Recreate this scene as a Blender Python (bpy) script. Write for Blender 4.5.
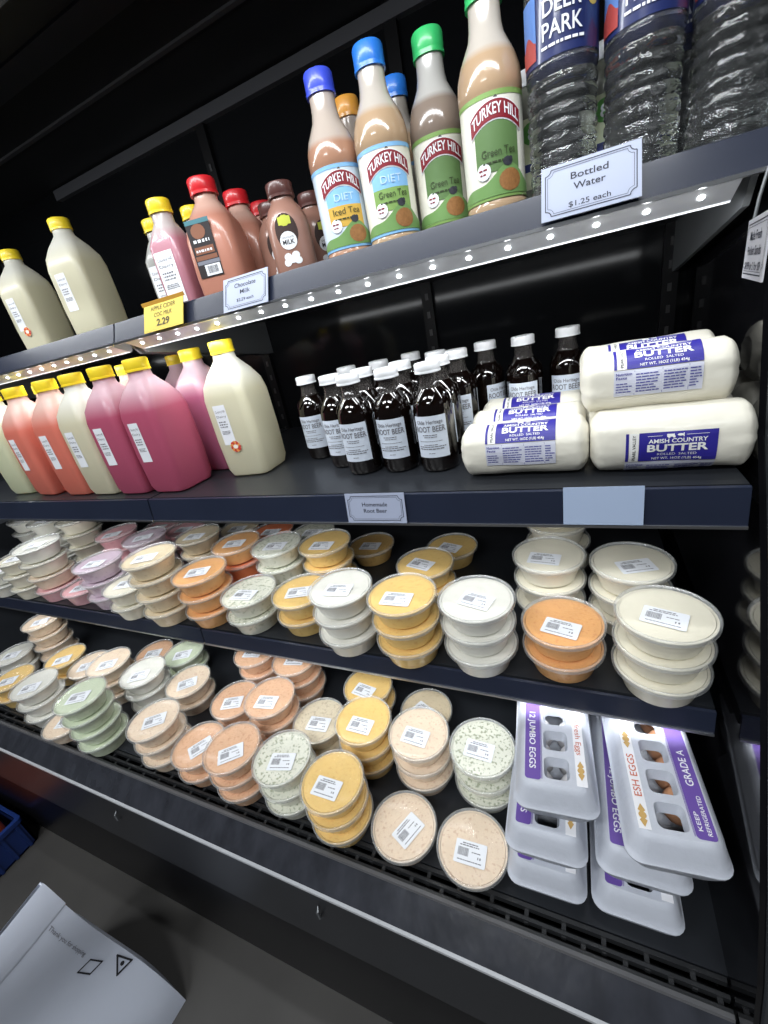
import bpy, math, random
from mathutils import Matrix, Vector
from mathutils.geometry import tessellate_polygon
random.seed(7)
S = bpy.context.scene
C = S.collection
for o in list(bpy.data.objects): bpy.data.objects.remove(o)

# ------------------------------------------------------------------ camera
ZC = 1.30                                    # camera height above the floor
RW = ((0.90607658, 0.37878325, -0.18854306),   # right
      (-0.00174311, -0.44226298, -0.89688373), # down
      (-0.42311015, 0.81297399, -0.40006386))  # forward
cd = bpy.data.cameras.new('camera'); cam = bpy.data.objects.new('camera', cd); C.objects.link(cam)
cd.sensor_fit = 'HORIZONTAL'; cd.sensor_width = 36.0; cd.lens = 419.7754/768*36
cd.clip_start = 0.01
M = Matrix.Identity(4)
for i in range(3):
    M[i][0] = RW[0][i]; M[i][1] = -RW[1][i]; M[i][2] = -RW[2][i]
M[2][3] = ZC
cam.matrix_world = M
S.camera = cam

# ------------------------------------------------------------------ world, exposure
w = bpy.data.worlds.new('shop_world'); S.world = w; w.use_nodes = True
w.node_tree.nodes['Background'].inputs[0].default_value = (0.75, 0.85, 1.0, 1)
w.node_tree.nodes['Background'].inputs[1].default_value = 0.03
S.view_settings.view_transform = 'Standard'; S.view_settings.look = 'None'
S.view_settings.gamma = 1.0; S.view_settings.use_curve_mapping = False
S.view_settings.exposure = 0.0

def area(name, loc, size, power, color=(1, 1, 1), rot=(0, 0, 0), spread=180):
    l = bpy.data.lights.new(name, 'AREA'); l.shape = 'RECTANGLE'; l.size = size[0]; l.size_y = size[1]
    l.energy = power; l.color = color; l.spread = math.radians(spread)
    o = bpy.data.objects.new(name, l); C.objects.link(o); o.location = loc; o.rotation_euler = rot
    return o
# the shop's ceiling lamps (their fixtures are built below)
CEIL = [(-1.6, -1.3, 3.05), (0.2, -1.3, 3.05), (-0.7, -3.0, 3.05)]
CEIL_W = 38
for p in CEIL: area('ceiling_lamp', (p[0], p[1], p[2]-.012), (1.15, .28), CEIL_W, (.93, .97, 1))

# ------------------------------------------------------------------ key measures (metres)
Z1, Z2, Z3, ZD = ZC+.086, ZC-.2156, ZC-.5225, ZC-.828     # shelf tops, deck
Y1, Y2, Y3 = .562, .490, .478                              # shelf fronts
XR, XJ, XL = .157, -.753, -2.6                             # right end, joint, left end
YB = .99                                                   # back panel
# lamps of the case: a light bar under each shelf front and one in the canopy
for (yy, zz, pw, wd) in ((Y1+.030, ZC+.0405, 1.3, .014), (Y2+.030, ZC-.2780, .72, .014), (Y3+.030, ZC-.5780, .75, .014), (.43, ZC+.390, 3.6, .05)):
    for (xa, xb) in ((XJ+.02, XR-.02), (XJ-.90, XJ-.02)):
        area('case_lamp', ((xa+xb)/2, yy, zz), (xb-xa, wd), pw, (.95, .98, 1), rot=(.60, 0, 0))

# ------------------------------------------------------------------ materials
MAT = {}
def nd(nt, t, **k):
    n = nt.nodes.new(t)
    for a, b in k.items(): setattr(n, a, b)
    return n
def mat(name, col, rough=.5, metal=0, coat=0, spec=.5, bump=0, bscale=60, var=0, vscale=30, trans=0, ior=1.45, emit=None, transl=0, coords='Object', alpha=1, stretch=None):
    if name in MAT: return MAT[name]
    m = bpy.data.materials.new(name); m.use_nodes = True; nt = m.node_tree
    b = nt.nodes['Principled BSDF']; out = nt.nodes['Material Output']
    b.inputs['Base Color'].default_value = (*col, 1); b.inputs['Roughness'].default_value = rough
    b.inputs['Metallic'].default_value = metal; b.inputs['Coat Weight'].default_value = coat
    b.inputs['Coat Roughness'].default_value = .08
    b.inputs['Specular IOR Level'].default_value = spec; b.inputs['IOR'].default_value = ior
    b.inputs['Transmission Weight'].default_value = trans; b.inputs['Alpha'].default_value = alpha
    if emit:
        b.inputs['Emission Color'].default_value = (*emit[0], 1); b.inputs['Emission Strength'].default_value = emit[1]
    tc = nd(nt, 'ShaderNodeTexCoord'); src = tc.outputs[coords]
    if stretch:
        mp = nd(nt, 'ShaderNodeMapping'); mp.inputs['Scale'].default_value = stretch
        nt.links.new(src, mp.inputs['Vector']); src = mp.outputs[0]
    oi = nd(nt, 'ShaderNodeObjectInfo'); ad = nd(nt, 'ShaderNodeVectorMath', operation='ADD')
    sc = nd(nt, 'ShaderNodeVectorMath', operation='SCALE'); sc.inputs[0].default_value = (1, 1, 1); sc.inputs['Scale'].default_value = 7
    nt.links.new(oi.outputs['Random'], sc.inputs['Scale'])
    nt.links.new(src, ad.inputs[0]); nt.links.new(sc.outputs[0], ad.inputs[1]); src = ad.outputs[0]
    if var:
        n = nd(nt, 'ShaderNodeTexNoise'); n.inputs['Scale'].default_value = vscale; n.inputs['Detail'].default_value = 4
        nt.links.new(src, n.inputs['Vector'])
        mx = nd(nt, 'ShaderNodeMix', data_type='RGBA')
        mx.inputs[6].default_value = (*[max(0, c*(1-var)) for c in col], 1)
        mx.inputs[7].default_value = (*[min(1, c*(1+var)) for c in col], 1)
        nt.links.new(n.outputs['Fac'], mx.inputs[0]); nt.links.new(mx.outputs[2], b.inputs['Base Color'])
    if bump:
        n = nd(nt, 'ShaderNodeTexNoise'); n.inputs['Scale'].default_value = bscale; n.inputs['Detail'].default_value = 3
        nt.links.new(src, n.inputs['Vector'])
        bp = nd(nt, 'ShaderNodeBump'); bp.inputs['Strength'].default_value = bump; bp.inputs['Distance'].default_value = .004
        nt.links.new(n.outputs['Fac'], bp.inputs['Height']); nt.links.new(bp.outputs[0], b.inputs['Normal'])
    if transl:
        t = nd(nt, 'ShaderNodeBsdfTranslucent'); t.inputs[0].default_value = (*col, 1)
        ms = nd(nt, 'ShaderNodeMixShader'); ms.inputs[0].default_value = transl
        nt.links.new(b.outputs[0], ms.inputs[1]); nt.links.new(t.outputs[0], ms.inputs[2]); nt.links.new(ms.outputs[0], out.inputs[0])
    MAT[name] = m
    return m
def clear(name, fac, col=(.9, .93, .95), rough=.12):
    """thin clear plastic: mostly see-through with a surface sheen"""
    if name in MAT: return MAT[name]
    m = bpy.data.materials.new(name); m.use_nodes = True; nt = m.node_tree
    b = nt.nodes['Principled BSDF']; out = nt.nodes['Material Output']
    b.inputs['Base Color'].default_value = (*col, 1); b.inputs['Roughness'].default_value = rough
    t = nd(nt, 'ShaderNodeBsdfTransparent'); g = nd(nt, 'ShaderNodeBsdfGlossy'); g.inputs['Roughness'].default_value = rough
    lw = nd(nt, 'ShaderNodeLayerWeight'); lw.inputs[0].default_value = .5
    pw_ = nd(nt, 'ShaderNodeMath', operation='POWER'); pw_.inputs[1].default_value = 5; nt.links.new(lw.outputs['Facing'], pw_.inputs[0])
    ml = nd(nt, 'ShaderNodeMath', operation='MULTIPLY_ADD'); ml.inputs[1].default_value = .8; ml.inputs[2].default_value = .04; nt.links.new(pw_.outputs[0], ml.inputs[0])
    m1 = nd(nt, 'ShaderNodeMixShader'); nt.links.new(ml.outputs[0], m1.inputs[0]); nt.links.new(t.outputs[0], m1.inputs[1]); nt.links.new(g.outputs[0], m1.inputs[2])
    m2 = nd(nt, 'ShaderNodeMixShader'); m2.inputs[0].default_value = fac
    nt.links.new(m1.outputs[0], m2.inputs[1]); nt.links.new(b.outputs[0], m2.inputs[2]); nt.links.new(m2.outputs[0], out.inputs[0])
    MAT[name] = m
    return m
def dip_mat(name, col, speck=None, amount=.5, size=210, coat=.3, bump=.5):
    """creamy dip, optionally with flecks of herb or pepper"""
    if name in MAT: return MAT[name]
    m = mat(name, col, rough=.45, coat=coat, bump=bump, bscale=45, var=.07, vscale=40)
    if speck:
        nt = m.node_tree; b = nt.nodes['Principled BSDF']
        lk = b.inputs['Base Color'].links[0].from_socket
        vec = [n for n in nt.nodes if n.type == 'VECT_MATH' and n.operation == 'ADD'][0].outputs[0]
        n = nd(nt, 'ShaderNodeTexNoise'); n.inputs['Scale'].default_value = size; n.inputs['Detail'].default_value = 2
        nt.links.new(vec, n.inputs['Vector'])
        r = nd(nt, 'ShaderNodeValToRGB'); r.color_ramp.elements[0].position = .60-.06*amount; r.color_ramp.elements[1].position = .66-.06*amount
        nt.links.new(n.outputs['Fac'], r.inputs[0])
        sc = nd(nt, 'ShaderNodeMath', operation='MULTIPLY'); sc.inputs[1].default_value = .7 if amount > .7 else .35; nt.links.new(r.outputs[0], sc.inputs[0])
        mx = nd(nt, 'ShaderNodeMix', data_type='RGBA'); nt.links.new(sc.outputs[0], mx.inputs[0])
        nt.links.new(lk, mx.inputs[6]); mx.inputs[7].default_value = (*speck, 1); nt.links.new(mx.outputs[2], b.inputs['Base Color'])
    return m
def fill_mat(name, liquid, empty, level, soft=.004, rough=.28, transl=.25, coat=.25):
    """bottle wall over its drink: drink colour up to the fill line, bare plastic above"""
    if name in MAT: return MAT[name]
    m = mat(name, liquid, rough=rough, coat=coat, transl=transl, bump=.05, bscale=25)
    nt = m.node_tree; b = nt.nodes['Principled BSDF']; t = [n for n in nt.nodes if n.type == 'BSDF_TRANSLUCENT'][0]
    tc = [n for n in nt.nodes if n.type == 'TEX_COORD'][0]
    sx = nd(nt, 'ShaderNodeSeparateXYZ'); nt.links.new(tc.outputs['Object'], sx.inputs[0])
    mr = nd(nt, 'ShaderNodeMapRange'); mr.inputs[1].default_value = level-soft; mr.inputs[2].default_value = level+soft
    nt.links.new(sx.outputs[2], mr.inputs[0])
    mx = nd(nt, 'ShaderNodeMix', data_type='RGBA'); nt.links.new(mr.outputs[0], mx.inputs[0])
    mx.inputs[6].default_value = (*liquid, 1); mx.inputs[7].default_value = (*empty, 1)
    nt.links.new(mx.outputs[2], b.inputs['Base Color']); nt.links.new(mx.outputs[2], t.inputs[0])
    return m

black = mat('black_panel', (.006, .0065, .0075), .10, spec=.10, var=.3, vscale=3)
blackm = mat('black_matte', (.010, .011, .013), .55, var=.3, vscale=8)
shelfm = mat('shelf_coating', (.018, .020, .024), .32, spec=.5, bump=.02, bscale=200, var=.25, vscale=6)
navy = mat('price_rail_plastic', (.016, .021, .040), .34, coat=.08, spec=.35, var=.25, vscale=7)
silver = mat('brushed_metal', (.60, .61, .63), .32, metal=1, bump=.03, bscale=90, stretch=(1, 12, 12))
steel = mat('grey_bracket', (.20, .21, .22), .45, metal=.6)
white = mat('white_plastic', (.80, .81, .83), .4)
paper = mat('white_paper', (.80, .82, .86), .6)
ink = mat('black_ink', (.02, .02, .025), .6)
greyink = mat('grey_ink', (.16, .16, .18), .6)
yellowcap = mat('yellow_cap', (.88, .66, .03), .38, coat=.2)
ledm = mat('led', (1, 1, 1), .4, emit=((.95, .98, 1), 12))
barm = mat('reflector_added_glow', (.45, .46, .48), .3, coat=.3, emit=((.9, .95, 1), .12))  # faint glow added to the reflector, standing in for LED light on it
diffm = mat('lamp_diffuser', (.9, .9, .9), .4, emit=((.93, .97, 1), 6))

# ------------------------------------------------------------------ mesh helpers
class G:
    def __init__(s): s.v = []; s.f = []; s.m = []
    def add(s, v, f, mi=0):
        o = len(s.v); s.v += [tuple(p) for p in v]; s.f += [tuple(i+o for i in q) for q in f]; s.m += [mi]*len(f); return s
    def box(s, a, b, mi=0):
        x0, y0, z0 = a; x1, y1, z1 = b
        v = [(x0,y0,z0),(x1,y0,z0),(x1,y1,z0),(x0,y1,z0),(x0,y0,z1),(x1,y0,z1),(x1,y1,z1),(x0,y1,z1)]
        return s.add(v, [(0,3,2,1),(4,5,6,7),(0,1,5,4),(1,2,6,5),(2,3,7,6),(3,0,4,7)], mi)
    def loft(s, rings, cap0=True, cap1=True, mi=0):
        n = len(rings[0]); v = [p for r in rings for p in r]; f = []
        for i in range(len(rings)-1):
            for j in range(n):
                k = (j+1) % n; f.append((i*n+j, i*n+k, (i+1)*n+k, (i+1)*n+j))
        if cap0: f.append(tuple(reversed(range(n))))
        if cap1: f.append(tuple((len(rings)-1)*n+j for j in range(n)))
        return s.add(v, f, mi)
    def lathe(s, prof, n=36, cap0=True, cap1=True, mi=0):
        return s.loft([[(r*math.cos(2*math.pi*j/n), r*math.sin(2*math.pi*j/n), z) for j in range(n)] for r, z in prof], cap0, cap1, mi)
    def profile_x(s, pts, x0, x1, mi=0):
        """closed (y,z) outline pulled along X"""
        return s.loft([[(x0, y, z) for y, z in pts], [(x1, y, z) for y, z in pts]], True, True, mi)
    def tube(s, path, r, n=8, mi=0):
        rings = []
        for i, p in enumerate(path):
            p = Vector(p); t = (Vector(path[min(i+1, len(path)-1)])-Vector(path[max(i-1, 0)])).normalized()
            a = t.orthogonal().normalized(); b = t.cross(a)
            rings.append([tuple(p+r*(a*math.cos(2*math.pi*j/n)+b*math.sin(2*math.pi*j/n))) for j in range(n)])
        return s.loft(rings, True, True, mi)
    def mesh(s, name, mats, smooth=35):
        me = bpy.data.meshes.new(name); me.from_pydata(s.v, [], s.f)
        for m in (mats if isinstance(mats, (list, tuple)) else [mats]): me.materials.append(m)
        me.polygons.foreach_set('material_index', s.m)
        if smooth:
            me.polygons.foreach_set('use_smooth', [True]*len(s.f)); me.set_sharp_from_angle(angle=math.radians(smooth))
        me.update(); return me
def rrect(hx, hy, r, z, n=5):
    r = min(r, hx*.999, hy*.999); out = []
    for (cx, cy, a0) in ((hx-r, hy-r, 0), (-hx+r, hy-r, 90), (-hx+r, -hy+r, 180), (hx-r, -hy+r, 270)):
        for i in range(n+1):
            a = math.radians(a0+90*i/n); out.append((cx+r*math.cos(a), cy+r*math.sin(a), z))
    return out
def ob(name, me, parent=None, loc=(0, 0, 0), rz=0, rot=None):
    o = bpy.data.objects.new(name, me); C.objects.link(o); o.parent = parent
    o.location = loc; o.rotation_euler = rot if rot else (0, 0, rz); return o
def tag(o, label, cat, group=None):
    o['label'] = label; o['category'] = cat
    if group: o['group'] = group
    return o
def thing(name, label, cat, loc=(0, 0, 0), rz=0, group=None, rot=None):
    return tag(ob(name, None, None, loc, rz, rot), label, cat, group)
def struct(name, me, loc=(0, 0, 0)):
    o = ob(name, me, None, loc); o['kind'] = 'structure'; return o
def tree(o, parent=None, name=None):
    c = o.copy(); C.objects.link(c); c.parent = parent
    for ch in list(o.children): tree(ch, c)
    return c
# text: flat outlines of one line, cached as (verts, tris)
TX = {}
def text_geo(s, bold=0.0):
    k = (s, bold)
    if k in TX: return TX[k]
    cu = bpy.data.curves.new('lettering', 'FONT'); cu.body = s; cu.align_x = 'CENTER'; cu.size = 1; cu.offset = bold; cu.resolution_u = 3
    o = bpy.data.objects.new('lettering', cu); C.objects.link(o)
    dg = bpy.context.evaluated_depsgraph_get(); dg.update(); e = o.evaluated_get(dg); me = e.to_mesh()
    v = [tuple(p.co) for p in me.vertices]; f = [tuple(p.vertices) for p in me.polygons]
    e.to_mesh_clear(); bpy.data.objects.remove(o); bpy.data.curves.remove(cu)
    xs = [p[0] for p in v]; w_ = max(xs)-min(xs); cx = (max(xs)+min(xs))/2
    TX[k] = ([((p[0]-cx)/w_, p[1]/.72) for p in v], f, w_)
    return TX[k]
def lettering(g, s, u, v, width, height, fn, bold=0.0, arch=0.0, mi=0):
    """put a line of text, centred at u with its foot at v, through the surface map fn(u, v)"""
    vs, f, _ = text_geo(s, bold)
    g.add([fn(u+a*width, v+b*height-arch*(2*a)**2) for a, b in vs], f, mi)
def band(g, u0, u1, lo, hi, fn, n=10, mi=0):
    v = []; f = []
    for i in range(n+1):
        u = u0+(u1-u0)*i/n
        v += [fn(u, lo(u) if callable(lo) else lo), fn(u, hi(u) if callable(hi) else hi)]
    for i in range(n): f.append((2*i, 2*i+2, 2*i+3, 2*i+1))
    g.add(v, f, mi)
def disc(g, cu, cv, ru, rv, fn, n=16, mi=0, rings=4):
    v = []
    for k in range(rings, 0, -1): v += [fn(cu+ru*k/rings*math.cos(2*math.pi*i/n), cv+rv*k/rings*math.sin(2*math.pi*i/n)) for i in range(n)]
    f = [(k*n+i, k*n+(i+1) % n, (k+1)*n+(i+1) % n, (k+1)*n+i) for k in range(rings-1) for i in range(n)]
    o_ = (rings-1)*n
    g.add(v+[fn(cu, cv)], f+[(o_+i, o_+(i+1) % n, rings*n) for i in range(n)], mi)
def cyl(r, off=.0004): return lambda u, v: ((r+off)*math.sin(u/r), -(r+off)*math.cos(u/r), v)
def flatY(y): return lambda u, v: (u, y, v)
def flatZ(z): return lambda u, v: (u, v, z)
def dashes(g, u0, u1, v, h, fn, rnd, mi=0, wmin=.0015, wmax=.006):
    u = u0
    while u < u1:
        wd = rnd.uniform(wmin, wmax)
        if u+wd > u1: break
        band(g, u, u+wd, v, v+h, fn, 1, mi); u += wd+h*.55

# ------------------------------------------------------------------ setting
fl = mat('concrete_floor', (.052, .049, .046), .55, bump=.12, bscale=12, var=.35, vscale=5)
struct('floor', G().box((-5, -5, -.1), (3, 3, 0)).mesh('floor', fl, 0))
struct('ceiling', G().box((-5, -5, 3.2), (3, 3, 3.3)).mesh('ceiling', mat('dark_ceiling', (.05, .05, .055), .8), 0))
for i, p in enumerate(CEIL):
    t = thing('ceiling_light', ['long ceiling lamp above the left of the cooler', 'long ceiling lamp above the right of the cooler', 'long ceiling lamp behind the viewer'][i], 'ceiling lamp', p, group='shop ceiling lamps')
    ob('housing', G().box((-.62, -.17, 0), (.62, .17, .15)).mesh('housing', white, 0), t)
    ob('diffuser', G().box((-.58, -.145, -.006), (.58, .145, .001)).mesh('diffuser', diffm, 0), t)

# ------------------------------------------------------------------ refrigerated case
case = thing('refrigerated_display_case', 'long black open-front refrigerated display case with lit shelves', 'display case', (0, 0, 0))
XE = .170
ob('back_panel', G().box((XL, YB, .2), (XE, YB+.04, ZC+.62)).mesh('back_panel', black, 0), case)
ob('deck', G().box((XL, .340, ZD-.03), (XE, YB, ZD)).mesh('deck', shelfm, 0), case)
# canopy over the opening, with its stepped underside and lamp trough
cg = G()
cg.profile_x([(.34, ZC+.78), (.34, ZC+.42), (.36, ZC+.40), (.47, ZC+.40), (.52, ZC+.50), (YB, ZC+.50), (YB, ZC+.78)], XL, XE)
cp = ob('canopy', cg.mesh('canopy', blackm, 0), case)
ob('canopy_trim', G().box((XL, .796, ZC+.496), (XE, .806, ZC+.50)).mesh('canopy_trim', mat('canopy_trim_grey', (.05, .05, .055), .4), 0), cp)
ob('canopy_strip', G().box((XL, .644, ZC+.496), (XE, .695, ZC+.50)).mesh('canopy_strip', mat('canopy_strip_grey', (.03, .032, .04), .35), 0), cp)
ob('back_strip', G().box((-1.30, YB-.016, ZC+.474), (XE, YB, ZC+.496)).mesh('back_strip', mat('back_strip_grey', (.06, .062, .07), .4), 0), case)
def shelf(name, zt, yf, x0, x1, rail, thick=.022, lamp=True, led=True):
    sh = ob('shelf', G().box((x0, yf+.012, zt-thick), (x1, YB-.002, zt)).mesh('shelf', shelfm, 0), case)
    (ya, za), (yb, zb) = rail
    th = .004
    ob('price_rail', G().profile_x([(ya, za), (ya+th, za+.001), (yb+th, zb-.001), (yb, zb)], x0, x1).mesh('price_rail', navy, 0), sh)
    ob('rail_edge', G().box((x0, yb-.002, zb-.003), (x1, yb+.008, zb+.0004)).mesh('rail_edge', silver, 0), sh)
    if lamp:
        # tilted reflector with its lower lip
        pts = [(yb+.008, zb-.002), (yb+.044, zb-.017), (yb+.050, zb-.013), (yb+.050, zt-thick), (yb+.012, zt-thick)]
        ob('light_bar', G().profile_x(pts, x0+.012, x1-.022).mesh('light_bar', barm, 0), sh)
        if led:
            g = G(); n = int((x1-x0)/.047)
            for i in range(n):
                x = x0+.04+(x1-x0-.09)*i/(n-1); y = yb+.022; z = zb-.0076
                g.loft([[(x+.0030*math.cos(a), y+.0026*math.sin(a), z-.42*.0026*math.sin(a)-d) for a in [math.pi*k/4 for k in range(8)]] for d in (0, .0018)][::-1], True, True)
            ob('led_row', g.mesh('led_row', ledm, 0), sh)['kind'] = 'stuff'
    for xx in (x0+.004, x1-.010):
        ob('bracket', G().loft([[(xx, a, b) for a, b in ((yf+.03, zt-thick), (yf+.05, zt-thick-.026), (YB-.03, zt-thick-.075), (YB-.002, zt-thick-.075), (YB-.002, zt-thick))],
                                [(xx+.006, a, b) for a, b in ((yf+.03, zt-thick), (yf+.05, zt-thick-.026), (YB-.03, zt-thick-.075), (YB-.002, zt-thick-.075), (YB-.002, zt-thick))]]).mesh('bracket', steel, 0), sh)
    return sh
for (x0, x1) in ((XJ+.002, XR), (XJ-.912, XJ-.002), (XJ-1.826, XJ-.916)):
    shelf('top', Z1, Y1, x0, x1, ((Y1+.013, ZC+.0925), (Y1-.002, ZC+.0610)))
    shelf('mid', Z2, Y2, x0, x1, ((Y2+.004, ZC-.2163), (Y2-.002, ZC-.2575)), led=True)
    shelf('low', Z3, Y3, x0, x1, ((Y3+.003, ZC-.5232), (Y3-.001, ZC-.5565)), led=True)
# slotted uprights on the back panel
for x in (XJ-.92, XJ-.01, -.30, XR-.012):
    u = ob('upright', G().box((x-.012, YB-.012, ZD), (x+.012, YB, ZC+.5)).mesh('upright', mat('upright_black', (.005, .005, .006), .5, spec=.15), 0), case)
    g = G()
    for k in range(34): g.box((x-.003, YB-.0135, ZD+.03+k*.036), (x+.003, YB-.0119, ZD+.043+k*.036))
    ob('slot_row', g.mesh('slot_row', mat('slot_grey', (.022, .022, .024), .5), 0), u)['kind'] = 'stuff'
# front lip: air-return grille, bumper, trims, kick panel
def yz(*p): return [(y, ZC+z) for y, z in p]
g = G(); X0, X1 = XL, .168
for (ya, yb_) in ((.338, .3325), (.3215, .3170), (.3085, .3045)):
    g.profile_x(yz((ya, -.8286), (yb_, -.8286), (yb_, -.840), (ya, -.840)), X0, X1)
n = int((X1-X0)/.052)
for i in range(n+1):
    x = X0+.004+(X1-X0-.04)*i/n
    g.box((x-.003, .316, ZC-.841), (x+.003, .334, ZC-.834)); g.box((x+.0225, .304, ZC-.841), (x+.0285, .318, ZC-.834))
ob('air_grille', g.mesh('air_grille', mat('grille_plastic', (.022, .023, .025), .3, spec=.5), 0), case)
ob('grille_well', G().profile_x(yz((.345, -.900), (.345, -.88), (.300, -.88), (.300, -.900)), X0, X1).mesh('grille_well', blackm, 0), case)
bumpm = mat('scuffed_bumper', (.030, .032, .040), .2, coat=.4, spec=.6, bump=.3, bscale=22, var=.6, vscale=34, stretch=(1, .6, .6))
ob('bumper', G().profile_x(yz((.3045, -.8290), (.301, -.8290), (.2575, -.866), (.2575, -.90), (.3045, -.90)), X0, X1).mesh('bumper', bumpm, 0), case)
ob('bumper_trim', G().profile_x(yz((.2990, -.8275), (.3040, -.8275), (.3040, -.8300), (.2975, -.8315)), X0, X1).mesh('bumper_trim', mat('trim_dull', (.10, .10, .105), .3), 0), case)
ob('chrome_strip', G().profile_x(yz((.2585, -.8645), (.2545, -.8675), (.2540, -.8720), (.2585, -.8720)), X0, X1).mesh('chrome_strip', mat('strip_bright', (.42, .43, .45), .3), 0), case)
ob('fascia', G().profile_x(yz((.2585, -.8722), (.2560, -.8722), (.2405, -1.010), (.27, -1.010)), X0, X1).mesh('fascia', mat('fascia_grey', (.018, .019, .022), .35, var=.3, vscale=8), 0), case)
ob('kick_panel', G().profile_x(yz((.28, -1.0105), (.2410, -1.0105), (.236, -1.07), (.240, -1.25), (.245, -1.2995), (.28, -1.2995)), X0, X1).mesh('kick_panel', mat('kick_gloss', (.004, .004, .005), .3, spec=.15), 25), case)
for x in (-.42, -.98): ob('fascia_catch', G().tube([(x, .251, ZC-.900), (x+.001, .244, ZC-.902), (x+.003, .243, ZC-.918), (x+.002, .249, ZC-.922)], .0025).mesh('fascia_catch', steel), case)
# glass end panel with a bright edge
prof = [(.275, -.90), (.278, -.76), (.291, -.706), (.330, -.61), (.373, -.52), (.430, -.40), (.482, -.294), (.545, -.18), (.59, -.05), (.60, .1), (.60, .5), (YB, .5), (YB, -.90)]
endm = mat('dark_end_glass', (.004, .004, .005), .05, spec=.8, coat=.3)
ep = ob('end_panel', G().loft([[(XE+.020, y, ZC+z) for y, z in prof], [(XE, y, ZC+z) for y, z in prof]]).mesh('end_panel', endm, 0), case)
ob('end_trim', G().tube([(XE+.010, y-.002, ZC+z) for y, z in prof[:11]], .0045).mesh('end_trim', mat('trim_grey', (.10, .11, .12), .25, metal=.8)), ep)
ob('base_body', G().box((X0, .285, .001), (XE, YB+.04, ZD-.075)).mesh('base_body', blackm, 0), case)

# ------------------------------------------------------------------ dip tubs
PITCH = .0415
def lin(r, g_, b): return tuple(((c/255)/12.92 if c/255 <= .04045 else ((c/255+.055)/1.055)**2.4) for c in (r, g_, b))
FL = {  # flavour: colour, flecks, fleck colour, amount
 'white': (lin(226, 224, 214), None, 0), 'cream': (lin(232, 226, 206), None, 0),
 'orange': (lin(234, 172, 104), lin(200, 110, 50), .0), 'yellow': (lin(236, 198, 116), lin(205, 140, 60), .1),
 'green-flecked white': (lin(224, 224, 208), lin(118, 130, 88), .75), 'beige': (lin(224, 206, 172), lin(170, 140, 100), .1),
 'lilac': (lin(214, 192, 206), lin(170, 130, 160), .1), 'pink': (lin(234, 176, 182), lin(205, 120, 130), .2),
 'peach': (lin(234, 212, 186), lin(180, 120, 80), .2), 'salmon': (lin(228, 182, 144), lin(180, 100, 60), .5),
 'pale green': (lin(208, 218, 190), lin(160, 180, 130), .0), 'mustard': (lin(210, 168, 92), lin(160, 110, 40), .4),
 'red-orange': (lin(226, 118, 62), None, 0), 'speckled beige': (lin(222, 208, 180), lin(140, 110, 80), .5),
}
tubg = G().lathe([(.0405, 0), (.0430, .0016), (.0515, .031), (.0530, .0345), (.0556, .0355), (.0556, .0370), (.0525, .0372)], 40, True, False)
dipg = G().lathe([(.0522, .0355), (.0518, .0372), (.036, .0380), (.018, .0377), (.004, .0382)], 40, False, True)
lidg = G().lathe([(.0574, .0340), (.0583, .0344), (.0586, .0400), (.0580, .0416), (.0566, .0424), (.0552, .0414), (.0545, .0397)], 40, False, False, 1)
lidg.lathe([(.0545, .0397), (.0532, .0394), (.03, .0394), (.004, .0394)], 40, False, True, 0)
film = clear('lid_film', .05, rough=.10); rim = clear('lid_rim', .26, (.80, .82, .82), .16)
lid_me = lidg.mesh('lid', [film, rim], 40)
LBW, LBH = .050, .034
lab_me = G().loft([rrect(LBW/2, LBH/2, .002, .0397, 2), rrect(LBW/2, LBH/2, .002, .0400, 2)]).mesh('price_label', paper, 0)
pg = G(); rr = random.Random(3); fz = flatZ(.04012)
u = -.020
while u < -.003:
    b_ = rr.choice((.0004, .0006, .0009)); band(pg, u, u+b_, -.006, .006, fz, 1); u += b_+rr.choice((.0004, .0006))
dashes(pg, -.014, .014, .0118, .0016, fz, rr); dashes(pg, -.018, .016, .0086, .0017, fz, rr)
dashes(pg, .002, .020, .001, .0014, fz, rr); dashes(pg, .012, .020, -.0065, .0034, fz, rr, 0, .001, .002)
dashes(pg, -.019, .019, -.0125, .0014, fz, rr)
print_me = pg.mesh('label_print', greyink, 0)
FM = {}
for k, (c, s_, a) in FL.items():
    dm = dip_mat('dip_'+k.replace(' ', '_'), c, s_, a)
    tc_ = tuple(x*.92+.04 for x in c)
    tm = dip_mat('tub_'+k.replace(' ', '_'), tc_, s_, a*.6, 110, coat=.7, bump=.15)
    FM[k] = (tubg.mesh('tub', tm), dipg.mesh('dip', dm))
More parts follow.
